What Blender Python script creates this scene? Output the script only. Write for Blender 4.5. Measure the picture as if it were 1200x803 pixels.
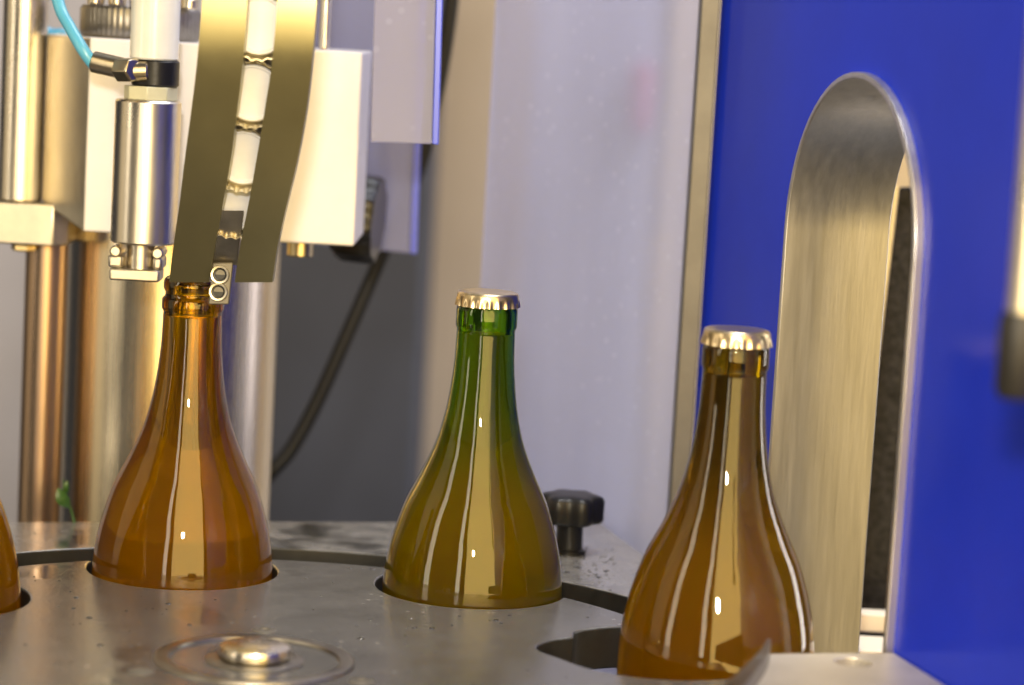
import bpy, bmesh, math, random
from mathutils import Vector, Matrix
random.seed(7)
S = 0.001                      # everything below is written in millimetres
scene = bpy.context.scene
for o in list(bpy.data.objects): bpy.data.objects.remove(o)
col = scene.collection

# ------------------------------------------------------------------ camera
FPX, PITCH, ROLL, CH = 3000.0, 0.12333, 0.05525, 273.94
_c, _s, _cr, _sr = math.cos(PITCH), math.sin(PITCH), math.cos(ROLL), math.sin(ROLL)
cam = bpy.data.objects.new('camera', bpy.data.cameras.new('camera'))
col.objects.link(cam)
fw = Vector((0, _c, -_s)); up0 = Vector((0, _s, _c)); rt0 = Vector((1, 0, 0))
rt = rt0 * _cr + up0 * _sr; up = up0 * _cr - rt0 * _sr
m = Matrix((rt, up, -fw)).transposed().to_4x4(); m.translation = Vector((0, 0, CH * S))
cam.matrix_world = m
cam.data.lens = 90.0; cam.data.sensor_width = 36.0
cam.data.clip_start = 0.05; cam.data.clip_end = 50
cam.data.dof.use_dof = True
cam.data.dof.focus_distance = 1.225
cam.data.dof.aperture_fstop = 5.0
cam.data.dof.aperture_blades = 0
scene.camera = cam

# ------------------------------------------------------------------ world, lamps, exposure
w = bpy.data.worlds.new('World'); scene.world = w; w.use_nodes = True
bg = w.node_tree.nodes['Background']
bg.inputs[0].default_value = (0.60, 0.63, 0.75, 1); bg.inputs[1].default_value = 0.07

def lamp(name, loc, target, sx, sy, power, color, spread=180):
    d = bpy.data.lights.new(name, 'AREA'); d.shape = 'RECTANGLE'; d.size = sx; d.size_y = sy
    d.energy = power; d.color = color; d.spread = math.radians(spread)
    o = bpy.data.objects.new(name, d); col.objects.link(o)
    o.location = loc
    o.rotation_euler = (Vector(target) - Vector(loc)).to_track_quat('-Z', 'Y').to_euler()
    return o
GOLD = (1.0, 0.69, 0.22)
lamp('hall_lamp_wide', (0.55, -1.5, 1.1), (0.15, 1.2, 0.7), 2.2, 3.2, 158, GOLD)
lamp('hall_lamp_side', (2.1, -0.9, 0.7), (0.0, 1.2, 0.2), 0.2, 2.2, 6, GOLD)
lamp('strip_lamp_left', (-0.86, -1.3, 0.9), (-0.1, 1.2, 0.3), 0.24, 2.8, 15, (1.0, 0.86, 0.62))
lamp('strip_lamp_far_left', (-2.0, 0.1, 0.8), (-0.1, 1.2, 0.1), 0.3, 1.8, 10, (1.0, 0.85, 0.62))
lamp('hall_lamp_left', (-1.9, 1.0, 0.4), (-0.2, 1.44, 0.1), 0.8, 1.6, 3.2, (1.0, 0.78, 0.45))
lamp('side_fill_right', (1.55, 1.95, 0.45), (-0.2, 1.44, 0.1), 0.3, 1.4, 9, (1.0, 0.93, 0.84))  # unseen light, added so the wide column's right side shines
lamp('ceiling_lamp', (0.85, 1.55, 2.2), (0.05, 1.3, 0), 1.6, 1.8, 80, (0.92, 0.95, 1.0))
wl = bpy.data.lights.new('plate_fill_spot', 'SPOT'); wl.energy = 36; wl.shadow_soft_size = 0.08  # unseen spot added overhead to brighten the right part of the plates
wl.spot_size = math.radians(28); wl.spot_blend = 1.0; wl.color = (1, 0.96, 0.9)
wo = bpy.data.objects.new('plate_fill_spot', wl); col.objects.link(wo); wo.location = (0.10, 1.0, 1.15)
wo.rotation_euler = (Vector((0.07, 1.22, 0.0)) - wo.location).to_track_quat('-Z', 'Y').to_euler()
fl = bpy.data.lights.new('camera_flash', 'SPOT'); fl.energy = 28; fl.shadow_soft_size = 0.035
fl.spot_size = math.radians(70); fl.spot_blend = 0.6; fl.color = (1, 0.95, 0.88)
fo = bpy.data.objects.new('camera_flash', fl); col.objects.link(fo)
fo.location = (-0.03, 0.0, 0.42)
fo.rotation_euler = (Vector((-0.05, 1.25, 0.1)) - fo.location).to_track_quat('-Z', 'Y').to_euler()

vs = scene.view_settings
vs.view_transform = 'Standard'; vs.look = 'None'; vs.exposure = -0.08; vs.gamma = 1.0; vs.use_curve_mapping = False
cy = scene.cycles
cy.max_bounces = 14; cy.transmission_bounces = 12; cy.glossy_bounces = 6; cy.diffuse_bounces = 3
cy.transparent_max_bounces = 12; cy.caustics_reflective = True; cy.caustics_refractive = True
cy.volume_bounces = 5; cy.sample_clamp_indirect = 6.0; cy.use_denoising = True

# ------------------------------------------------------------------ helpers
def back(px, py, z=None, y=None):
    """pixel of the photograph -> point (mm) on the plane of given height z or given distance y"""
    x, yy = px - 600, py - 401.5
    a, b = x * _cr + yy * _sr, -x * _sr + yy * _cr
    d = Vector((a / FPX, _c - b / FPX * _s, -_s - b / FPX * _c))
    t = (z - CH) / d.z if y is None else y / d.y
    p = d * t; p.z += CH
    return p

def mesh_obj(name, bm, mat, parent=None, smooth=35, bevel=0, seg=2):
    bmesh.ops.remove_doubles(bm, verts=bm.verts, dist=1e-4)
    bmesh.ops.recalc_face_normals(bm, faces=bm.faces)
    for v in bm.verts: v.co *= S
    me = bpy.data.meshes.new(name); bm.to_mesh(me); bm.free()
    me.materials.append(mat)
    if smooth:
        for p in me.polygons: p.use_smooth = True
        me.set_sharp_from_angle(angle=math.radians(smooth))
    o = bpy.data.objects.new(name, me); col.objects.link(o)
    if parent: o.parent = parent
    if bevel:
        md = o.modifiers.new('bevel', 'BEVEL'); md.width = bevel * S; md.segments = seg
        md.limit_method = 'ANGLE'; md.angle_limit = math.radians(40); md.harden_normals = False
    return o

def tag(o, label=None, cat=None, group=None, kind=None):
    if label: o['label'] = label
    if cat: o['category'] = cat
    if group: o['group'] = group
    if kind: o['kind'] = kind
    return o

def thing(name, label, cat, loc=(0, 0, 0), group=None):
    o = bpy.data.objects.new(name, None); col.objects.link(o); o.empty_display_size = 0.01
    o.location = Vector(loc) * S
    return tag(o, label, cat, group)

def part(name, bm, mat, root, **k):
    """mesh given in world millimetres, parented to an empty standing at root.location"""
    off = root.location / S
    for v in bm.verts: v.co -= off
    return mesh_obj(name, bm, mat, root, **k)

def lathe(prof, seg=64, center=(0, 0, 0), axis=(0, 0, 1), closed=False, rmod=None):
    bm = bmesh.new(); rings = []
    for r, z in prof:
        if r < 1e-5:
            rings.append([bm.verts.new((0, 0, z))])
        else:
            ring = []
            for i in range(seg):
                a = 2 * math.pi * i / seg
                rr = r if rmod is None else rmod(r, z, a)
                ring.append(bm.verts.new((rr * math.cos(a), rr * math.sin(a), z)))
            rings.append(ring)
    n = len(rings)
    for k in range(n if closed else n - 1):
        A, B = rings[k], rings[(k + 1) % n]
        for i in range(seg):
            j = (i + 1) % seg
            if len(A) == 1 and len(B) == 1: continue
            if len(A) == 1: bm.faces.new((A[0], B[i], B[j]))
            elif len(B) == 1: bm.faces.new((A[i], A[j], B[0]))
            else: bm.faces.new((A[i], A[j], B[j], B[i]))
    q = Vector((0, 0, 1)).rotation_difference(Vector(axis).normalized()).to_matrix().to_4x4()
    q.translation = Vector(center)
    bm.transform(q)
    return bm

def cyl(p0, p1, r, seg=48, ch=0.8, r2=None):
    p0, p1 = Vector(p0), Vector(p1); L = (p1 - p0).length; r2 = r if r2 is None else r2
    ch = min(ch, r * .4, L * .3)
    return lathe([(0, 0), (r - ch, 0), (r, ch), (r2, L - ch), (r2 - ch, L), (0, L)], seg, p0, p1 - p0)

def prism(pts, z0, z1):
    bm = bmesh.new()
    a = [bm.verts.new((x, y, z0)) for x, y in pts]; b = [bm.verts.new((x, y, z1)) for x, y in pts]
    n = len(pts)
    bm.faces.new(a[::-1]); bm.faces.new(b)
    for i in range(n): bm.faces.new((a[i], a[(i + 1) % n], b[(i + 1) % n], b[i]))
    return bm

def box(x0, x1, y0, y1, z0, z1):
    return prism([(x0, y0), (x1, y0), (x1, y1), (x0, y1)], z0, z1)

def hexa(front, depth):
    """solid from a quad (4 points, anticlockwise from lower left) pushed by a vector"""
    bm = bmesh.new(); d = Vector(depth)
    a = [bm.verts.new(p) for p in front]; b = [bm.verts.new(Vector(p) + d) for p in front]
    n = len(front)
    bm.faces.new(a); bm.faces.new(b[::-1])
    for i in range(n): bm.faces.new((a[i], b[i], b[(i + 1) % n], a[(i + 1) % n]))
    return bm

def smooth_path(pts, n=8):
    pts = [Vector(p) for p in pts]; out = []
    for i in range(len(pts) - 1):
        p0 = pts[max(i - 1, 0)]; p1 = pts[i]; p2 = pts[i + 1]; p3 = pts[min(i + 2, len(pts) - 1)]
        for k in range(n):
            t = k / n
            out.append(0.5 * ((2 * p1) + (-p0 + p2) * t + (2 * p0 - 5 * p1 + 4 * p2 - p3) * t * t + (-p0 + 3 * p1 - 3 * p2 + p3) * t ** 3))
    out.append(pts[-1]); return out

def sweep(pts, r, seg=16, ends=True):
    bm = bmesh.new(); rings = []
    t_prev = None; nrm = None
    for i, p in enumerate(pts):
        t = (pts[min(i + 1, len(pts) - 1)] - pts[max(i - 1, 0)]).normalized()
        if nrm is None: nrm = t.orthogonal().normalized()
        else:
            nrm = t_prev.rotation_difference(t) @ nrm
            nrm = (nrm - t * nrm.dot(t)).normalized()
        t_prev = t; bn = t.cross(nrm)
        rr = r(i / (len(pts) - 1)) if callable(r) else r
        rings.append([bm.verts.new(p + rr * (math.cos(2 * math.pi * k / seg) * nrm + math.sin(2 * math.pi * k / seg) * bn)) for k in range(seg)])
    for A, B in zip(rings, rings[1:]):
        for k in range(seg): bm.faces.new((A[k], A[(k + 1) % seg], B[(k + 1) % seg], B[k]))
    if ends: bm.faces.new(rings[0][::-1]); bm.faces.new(rings[-1])
    return bm

def pchip(xs, ys):
    n = len(xs); h = [xs[i + 1] - xs[i] for i in range(n - 1)]; dl = [(ys[i + 1] - ys[i]) / h[i] for i in range(n - 1)]
    mm = [dl[0]] + [0 if dl[i - 1] * dl[i] <= 0 else 2 * dl[i - 1] * dl[i] / (dl[i - 1] + dl[i]) for i in range(1, n - 1)] + [dl[-1]]
    def f(x):
        i = 0
        while i < n - 2 and x > xs[i + 1]: i += 1
        t = (x - xs[i]) / h[i]
        return (ys[i] * (1 + 2 * t) * (1 - t) ** 2 + h[i] * mm[i] * t * (1 - t) ** 2 + ys[i + 1] * t * t * (3 - 2 * t) + h[i] * mm[i + 1] * t * t * (t - 1))
    return f

# ------------------------------------------------------------------ materials
def new_mat(name):
    mt = bpy.data.materials.new(name); mt.use_nodes = True
    nt = mt.node_tree; return mt, nt, nt.nodes['Principled BSDF']

def node(nt, t, **k):
    n = nt.nodes.new(t)
    for a, b in k.items(): setattr(n, a, b)
    return n

def principled(name, color, rough=0.4, metal=0.0, noise=0.0, nscale=60, bump=0.0, bscale=200, rvar=0.0, stretch=(1, 1, 1), spec=0.5, coat=0.0, aniso=0.0):
    mt, nt, b = new_mat(name)
    b.inputs['Roughness'].default_value = rough; b.inputs['Metallic'].default_value = metal
    b.inputs['Specular IOR Level'].default_value = spec
    b.inputs['Coat Weight'].default_value = coat; b.inputs['Coat Roughness'].default_value = 0.08
    b.inputs['Anisotropic'].default_value = aniso
    b.inputs['Base Color'].default_value = (*color, 1)
    tc = node(nt, 'ShaderNodeTexCoord'); mp = node(nt, 'ShaderNodeMapping'); mp.inputs['Scale'].default_value = stretch
    nt.links.new(tc.outputs['Object'], mp.inputs[0])
    if noise or rvar:
        nz = node(nt, 'ShaderNodeTexNoise'); nz.inputs['Scale'].default_value = nscale; nz.inputs['Detail'].default_value = 6
        nz.inputs['Roughness'].default_value = 0.65
        nt.links.new(mp.outputs[0], nz.inputs['Vector'])
        if noise:
            mr = node(nt, 'ShaderNodeMapRange'); mr.inputs[1].default_value = 0.3; mr.inputs[2].default_value = 0.7
            mr.inputs[3].default_value = 1 - noise; mr.inputs[4].default_value = 1 + noise
            nt.links.new(nz.outputs[0], mr.inputs[0])
            vm = node(nt, 'ShaderNodeVectorMath', operation='SCALE'); vm.inputs[0].default_value = color
            nt.links.new(mr.outputs[0], vm.inputs['Scale']); nt.links.new(vm.outputs[0], b.inputs['Base Color'])
        if rvar:
            mr = node(nt, 'ShaderNodeMapRange'); mr.inputs[1].default_value = 0.3; mr.inputs[2].default_value = 0.7
            mr.inputs[3].default_value = max(rough - rvar, 0.02); mr.inputs[4].default_value = rough + rvar
            nt.links.new(nz.outputs[0], mr.inputs[0]); nt.links.new(mr.outputs[0], b.inputs['Roughness'])
    if bump:
        n2 = node(nt, 'ShaderNodeTexNoise'); n2.inputs['Scale'].default_value = bscale; n2.inputs['Detail'].default_value = 4
        nt.links.new(mp.outputs[0], n2.inputs['Vector'])
        bp = node(nt, 'ShaderNodeBump'); bp.inputs['Strength'].default_value = bump; bp.inputs['Distance'].default_value = 0.0006
        nt.links.new(n2.outputs[0], bp.inputs['Height']); nt.links.new(bp.outputs[0], b.inputs['Normal'])
    return mt

def glass_mat(name, T3, rough=0.0):
    """bottle glass: T3 = what 3 mm of it lets through"""
    mt, nt, b = new_mat(name); nt.nodes.remove(b)
    out = nt.nodes['Material Output']
    g = node(nt, 'ShaderNodeBsdfGlass'); g.inputs['IOR'].default_value = 1.52; g.inputs['Roughness'].default_value = rough
    tc = node(nt, 'ShaderNodeTexCoord'); nz = node(nt, 'ShaderNodeTexNoise'); nz.inputs['Scale'].default_value = 55; nz.inputs['Detail'].default_value = 1
    nt.links.new(tc.outputs['Object'], nz.inputs['Vector'])
    bp = node(nt, 'ShaderNodeBump'); bp.inputs['Strength'].default_value = 0.2; bp.inputs['Distance'].default_value = 0.0009
    nt.links.new(nz.outputs[0], bp.inputs['Height']); nt.links.new(bp.outputs[0], g.inputs['Normal'])
    at = node(nt, 'ShaderNodeAttribute'); at.attribute_name = 'wet'
    mi = node(nt, 'ShaderNodeMapRange'); mi.inputs[3].default_value = 1.52; mi.inputs[4].default_value = 1.143
    nt.links.new(at.outputs['Fac'], mi.inputs[0]); nt.links.new(mi.outputs[0], g.inputs['IOR'])
    nt.links.new(g.outputs[0], out.inputs['Surface'])
    sg = [-math.log(t) / 0.003 for t in T3]; D = max(sg) * 1.02
    v = node(nt, 'ShaderNodeVolumeAbsorption'); v.inputs['Color'].default_value = (*[1 - x / D for x in sg], 1); v.inputs['Density'].default_value = D
    nt.links.new(v.outputs[0], out.inputs['Volume'])
    return mt

def liquid_mat(name, albedo, dens):
    """turbid drink: a scattering and absorbing volume filling the bottle"""
    mt, nt, b = new_mat(name); nt.nodes.remove(b); out = nt.nodes['Material Output']
    sc = node(nt, 'ShaderNodeVolumeScatter'); sc.inputs['Color'].default_value = (1, 1, 1, 1); sc.inputs['Anisotropy'].default_value = 0.3
    ab = node(nt, 'ShaderNodeVolumeAbsorption')
    sc.inputs['Density'].default_value = dens
    sa = [dens * (1 / a - 1) for a in albedo]; D = max(sa) * 1.02
    ab.inputs['Density'].default_value = D; ab.inputs['Color'].default_value = (*[1 - x / D for x in sa], 1)
    ad = node(nt, 'ShaderNodeAddShader'); nt.links.new(sc.outputs[0], ad.inputs[0]); nt.links.new(ab.outputs[0], ad.inputs[1])
    nt.links.new(ad.outputs[0], out.inputs['Volume'])
    return mt

def sheet_mat(name, tint, haze, hazecol, specks=0.0, rough=0.03):
    """clear plastic sheet: refraction plus a milky share and dried splashes"""
    mt, nt, b = new_mat(name); nt.nodes.remove(b); out = nt.nodes['Material Output']
    g = node(nt, 'ShaderNodeBsdfGlass'); g.inputs['Color'].default_value = (*tint, 1); g.inputs['Roughness'].default_value = rough; g.inputs['IOR'].default_value = 1.2
    d = node(nt, 'ShaderNodeBsdfDiffuse'); d.inputs['Color'].default_value = (*hazecol, 1)
    tr = node(nt, 'ShaderNodeBsdfTranslucent'); tr.inputs['Color'].default_value = (*hazecol, 1)
    a = node(nt, 'ShaderNodeMixShader'); a.inputs[0].default_value = 0.4
    nt.links.new(d.outputs[0], a.inputs[1]); nt.links.new(tr.outputs[0], a.inputs[2])
    mx = node(nt, 'ShaderNodeMixShader'); mx.inputs[0].default_value = haze
    nt.links.new(g.outputs[0], mx.inputs[1]); nt.links.new(a.outputs[0], mx.inputs[2])
    if specks:
        tc = node(nt, 'ShaderNodeTexCoord'); vo = node(nt, 'ShaderNodeTexVoronoi'); vo.inputs['Scale'].default_value = 110
        nt.links.new(tc.outputs['Object'], vo.inputs['Vector'])
        n1 = node(nt, 'ShaderNodeTexNoise'); n1.inputs['Scale'].default_value = 9; n1.inputs['Detail'].default_value = 3
        nt.links.new(tc.outputs['Object'], n1.inputs['Vector'])
        m1 = node(nt, 'ShaderNodeMapRange'); m1.inputs[1].default_value = 0.26; m1.inputs[2].default_value = 0.12; m1.inputs[3].default_value = 0; m1.inputs[4].default_value = specks
        nt.links.new(vo.outputs['Distance'], m1.inputs[0])
        m2 = node(nt, 'ShaderNodeMapRange'); m2.inputs[1].default_value = 0.42; m2.inputs[2].default_value = 0.62
        nt.links.new(n1.outputs[0], m2.inputs[0])
        mu = node(nt, 'ShaderNodeMath', operation='MULTIPLY'); nt.links.new(m1.outputs[0], mu.inputs[0]); nt.links.new(m2.outputs[0], mu.inputs[1])
        ad = node(nt, 'ShaderNodeMath', operation='ADD'); ad.use_clamp = True; ad.inputs[1].default_value = haze
        nt.links.new(mu.outputs[0], ad.inputs[0]); nt.links.new(ad.outputs[0], mx.inputs[0])
        mp = node(nt, 'ShaderNodeMapping'); mp.inputs['Scale'].default_value = (8, 8, 1.6); nt.links.new(tc.outputs['Object'], mp.inputs[0])
        n3 = node(nt, 'ShaderNodeTexNoise'); n3.inputs['Scale'].default_value = 1.0; n3.inputs['Detail'].default_value = 3; nt.links.new(mp.outputs[0], n3.inputs['Vector'])
        m3 = node(nt, 'ShaderNodeMapRange'); m3.inputs[1].default_value = 0.3; m3.inputs[2].default_value = 0.7; m3.inputs[3].default_value = haze - 0.10; m3.inputs[4].default_value = haze + 0.12
        nt.links.new(n3.outputs[0], m3.inputs[0]); nt.links.new(m3.outputs[0], ad.inputs[1])
    nt.links.new(mx.outputs[0], out.inputs['Surface'])
    return mt

def plate_mat(name, color, wet=0.5, dark=0.35, metal=0.65):
    """worn grey plate with scratches, pale specks and wet films"""
    mt, nt, b = new_mat(name)
    tc = node(nt, 'ShaderNodeTexCoord')
    L = nt.links.new
    def nz(scale, det=5, st=None, ro=0.6):
        n = node(nt, 'ShaderNodeTexNoise'); n.inputs['Scale'].default_value = scale; n.inputs['Detail'].default_value = det; n.inputs['Roughness'].default_value = ro
        if st:
            mp = node(nt, 'ShaderNodeMapping'); mp.inputs['Scale'].default_value = st; L(tc.outputs['Object'], mp.inputs[0]); L(mp.outputs[0], n.inputs['Vector'])
        else: L(tc.outputs['Object'], n.inputs['Vector'])
        return n
    def mr(src, a, bb, c, d):
        r = node(nt, 'ShaderNodeMapRange'); r.inputs[1].default_value = a; r.inputs[2].default_value = bb; r.inputs[3].default_value = c; r.inputs[4].default_value = d
        L(src, r.inputs[0]); return r.outputs[0]
    fine = nz(420, 3); mid = nz(38, 6); wetn = nz(13, 3)
    wmask = mr(wetn.outputs[0], 0.60 - 0.12 * wet, 0.66 - 0.12 * wet, 0, 1)
    f1 = mr(fine.outputs[0], 0.3, 0.7, 0.82, 1.18); f2 = mr(mid.outputs[0], 0.3, 0.7, 0.88, 1.12)
    mu = node(nt, 'ShaderNodeMath', operation='MULTIPLY'); L(f1, mu.inputs[0]); L(f2, mu.inputs[1])
    wd = mr(wmask, 0, 1, 1, dark)
    mu2 = node(nt, 'ShaderNodeMath', operation='MULTIPLY'); L(mu.outputs[0], mu2.inputs[0]); L(wd, mu2.inputs[1])
    vm = node(nt, 'ShaderNodeVectorMath', operation='SCALE'); vm.inputs[0].default_value = color; L(mu2.outputs[0], vm.inputs['Scale'])
    # pale dried specks
    vo = node(nt, 'ShaderNodeTexVoronoi'); vo.inputs['Scale'].default_value = 160; L(tc.outputs['Object'], vo.inputs['Vector'])
    sp = mr(vo.outputs['Distance'], 0.2, 0.1, 0, 1); sm = mr(nz(21, 3).outputs[0], 0.5, 0.6, 0, 0.7)
    mu3 = node(nt, 'ShaderNodeMath', operation='MULTIPLY'); L(sp, mu3.inputs[0]); L(sm, mu3.inputs[1])
    mx = node(nt, 'ShaderNodeMix', data_type='RGBA'); L(mu3.outputs[0], mx.inputs['Factor']); L(vm.outputs[0], mx.inputs['A']); mx.inputs['B'].default_value = (0.45, 0.43, 0.4, 1)
    L(mx.outputs['Result'], b.inputs['Base Color'])
    rg = mr(mid.outputs[0], 0.3, 0.7, 0.17, 0.27); rw = mr(wmask, 0, 1, 1, 0.25)
    mu4 = node(nt, 'ShaderNodeMath', operation='MULTIPLY'); L(rg, mu4.inputs[0]); L(rw, mu4.inputs[1]); L(mu4.outputs[0], b.inputs['Roughness'])
    bp = node(nt, 'ShaderNodeBump'); bp.inputs['Distance'].default_value = 0.0004
    L(mr(wmask, 0, 1, 0.35, 0.02), bp.inputs['Strength']); L(fine.outputs[0], bp.inputs['Height'])
    bp2 = node(nt, 'ShaderNodeBump'); bp2.inputs['Distance'].default_value = 0.0015; bp2.inputs['Strength'].default_value = 0.04
    L(nz(90, 2).outputs[0], bp2.inputs['Height']); L(bp.outputs[0], bp2.inputs['Normal']); L(bp2.outputs[0], b.inputs['Normal'])
    b.inputs['Metallic'].default_value = metal
    return mt

M = {}
M['steel'] = principled('polished_steel', (0.70, 0.64, 0.54), 0.29, 1, noise=0.10, nscale=30, rvar=0.07, bump=0.05, bscale=90, stretch=(1, 1, .25))
M['column'] = principled('column_steel', (0.78, 0.69, 0.52), 0.26, 1, noise=0.12, nscale=24, rvar=0.05, bump=0.12, bscale=35, stretch=(6, 6, .12))
M['platesteel'] = principled('pale_plate_steel', (0.62, 0.58, 0.52), 0.42, 0.5, noise=0.1, nscale=30, bump=0.08, bscale=250)
M['browncol'] = principled('brown_column_steel', (0.40, 0.29, 0.21), 0.3, 0.9, noise=0.2, nscale=20, rvar=0.06, bump=0.1, bscale=35, stretch=(8, 8, .1))
M['satin'] = principled('satin_steel', (0.56, 0.53, 0.47), 0.36, 1, noise=0.14, nscale=40, rvar=0.08, bump=0.08, bscale=300)
M['brushed'] = principled('brushed_steel', (0.60, 0.585, 0.58), 0.36, 0.95, noise=0.09, nscale=40, rvar=0.05, bump=0.10, bscale=140, stretch=(5, 5, .35))
M['barsteel'] = principled('matt_bar_steel', (0.16, 0.15, 0.13), 0.5, 0.5, noise=0.12, nscale=40, bump=0.1)
M['dull'] = principled('dull_steel', (0.30, 0.28, 0.25), 0.38, 1, noise=0.2, nscale=50, rvar=0.1)
M['white_block'] = principled('blasted_aluminium', (0.84, 0.82, 0.84), 0.5, 0.15, noise=0.05, nscale=20, bump=0.08, bscale=200)
M['olive'] = principled('olive_anodised_metal', (0.29, 0.265, 0.15), 0.33, 0.92, noise=0.04, nscale=60, rvar=0.02)
M['gold'] = principled('gold_lacquer', (0.70, 0.56, 0.34), 0.30, 1, noise=0.05, nscale=80, bump=0.05, bscale=200)
M['palegold'] = principled('pale_gold_lacquer', (0.80, 0.74, 0.58), 0.3, 1, noise=0.05)
M['liner'] = principled('white_liner', (0.72, 0.74, 0.82), 0.4, noise=0.06)
M['black'] = principled('black_plastic', (0.010, 0.010, 0.011), 0.36, spec=0.3, noise=0.2, bump=0.1, bscale=400)
M['knobblack'] = principled('glossy_black_metal', (0.012, 0.011, 0.010), 0.3, 0.0, noise=0.15, spec=0.4)
M['rubber'] = principled('black_rubber', (0.015, 0.014, 0.013), 0.5, noise=0.2)
M['cable'] = principled('cable_sheath', (0.008, 0.008, 0.009), 0.5, spec=0.3)
M['bluehose'] = principled('blue_hose', (0.10, 0.42, 0.72), 0.3, coat=0.3)
M['blue'] = principled('blue_enamel', (0.013, 0.040, 0.66), 0.22, noise=0.10, nscale=5, rvar=0.08, bump=0.3, bscale=9, spec=0.10)
M['bluefilm'] = principled('blue_film', (0.06, 0.10, 0.75), 0.3)
M['bolt'] = principled('brass_bolt', (0.55, 0.45, 0.25), 0.3, 1, noise=0.15)
M['fitting'] = principled('nickel_fitting', (0.55, 0.48, 0.36), 0.28, 1, noise=0.2, nscale=80)
M['tube'] = principled('milky_tube', (0.78, 0.80, 0.80), 0.2, noise=0.05, coat=0.4)
M['collar'] = principled('pale_collar', (0.56, 0.56, 0.42), 0.4, noise=0.1)
M['slate'] = principled('slate_paint', (0.048, 0.055, 0.085), 0.6, noise=0.2, nscale=4)
M['tan'] = principled('tan_paint', (0.40, 0.34, 0.29), 0.5, noise=0.1, nscale=3)
M['cream'] = principled('cream_paint', (0.78, 0.68, 0.52), 0.5, noise=0.06, nscale=3)
M['lavwall'] = principled('pale_wall_paint', (0.50, 0.50, 0.60), 0.7, noise=0.08, nscale=3)
M['pink'] = principled('pink_cloth', (0.75, 0.16, 0.32), 0.7)
M['blackspeck'] = principled('black_wet_board', (0.014, 0.013, 0.012), 0.5, noise=1.6, nscale=300, bump=0.8, bscale=260, spec=0.25)
M['bed'] = principled('grey_machine_bed', (0.02, 0.02, 0.02), 0.45, noise=0.15, nscale=12)
M['floor'] = principled('floor_paint', (0.12, 0.12, 0.12), 0.5, noise=0.2, nscale=5)
M['leaf'] = principled('green_leaf', (0.035, 0.10, 0.015), 0.4)
M['star'] = plate_mat('star_plate', (0.165, 0.162, 0.157), wet=0.0, dark=0.7, metal=0.45)
M['guide'] = plate_mat('guide_plate', (0.36, 0.355, 0.35), wet=0.75, dark=0.3, metal=0.5)
M['edge'] = principled('black_plate_edge', (0.018, 0.018, 0.018), 0.45, noise=0.3, nscale=100)
M['sheet'] = sheet_mat('guard_sheet_plastic', (0.88, 0.88, 1.0), 0.40, (0.62, 0.67, 0.90), specks=0.07)
M['lens'] = sheet_mat('milky_plastic', (0.85, 0.86, 1.0), 0.46, (0.60, 0.62, 0.80), specks=0.15)
M['lens2'] = sheet_mat('violet_plastic', (0.80, 0.80, 1.0), 0.42, (0.54, 0.58, 0.86))
M['water'] = None
mt, nt, b = new_mat('water_drop'); b.inputs['Transmission Weight'].default_value = 1; b.inputs['IOR'].default_value = 1.33; b.inputs['Roughness'].default_value = 0.02
M['water'] = mt

# ------------------------------------------------------------------ setting
BED = -157.0
FLOOR = -850.0
tag(mesh_obj('machine_bed', box(-900, 900, 800, 1640, FLOOR, BED), M['bed'], smooth=0, bevel=4), kind='structure')
tag(mesh_obj('floor', box(-2500, 2500, -400, 3300, FLOOR - 60, FLOOR), M['floor'], smooth=0), kind='structure')
tag(mesh_obj('back_wall', box(-1800, 1800, 3000, 3060, FLOOR, 1600), M['lavwall'], smooth=0), kind='structure')

# blurred things far behind the machine
def far_box(name, label, cat, px0, px1, py0, y, depth, mat, z0=None, py1=None, bevel=6):
    a = back(px0, 401, y=y); c = back(px1, 401, y=y)
    z1 = back((px0 + px1) / 2, py0, y=y).z
    if z0 is None: z0 = FLOOR
    if py1 is not None: z0 = back((px0 + px1) / 2, py1, y=y).z
    return tag(mesh_obj(name, box(a.x, c.x, y, y + depth, z0, z1), mat, bevel=bevel), label, cat)
far_box('equipment_cabinet', 'dark slate cabinet standing blurred behind the hanging black cable', 'cabinet', 250, 494, -120, 2300, 250, M['slate'])
far_box('building_pillar', 'tan painted pillar blurred between the dark cabinet and the clear guard sheet', 'pillar', 494, 610, -300, 2500, 200, M['tan'])
far_box('storage_locker', 'cream locker blurred behind the clear guard sheet near the steel post', 'locker', 765, 830, -200, 2600, 220, M['cream'], py1=None)
o = far_box('hanging_cloth', 'small pink cloth hanging blurred behind the clear guard sheet', 'cloth', 722, 750, 70, 2940, 58, M['pink'], py1=160, bevel=14)

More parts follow.
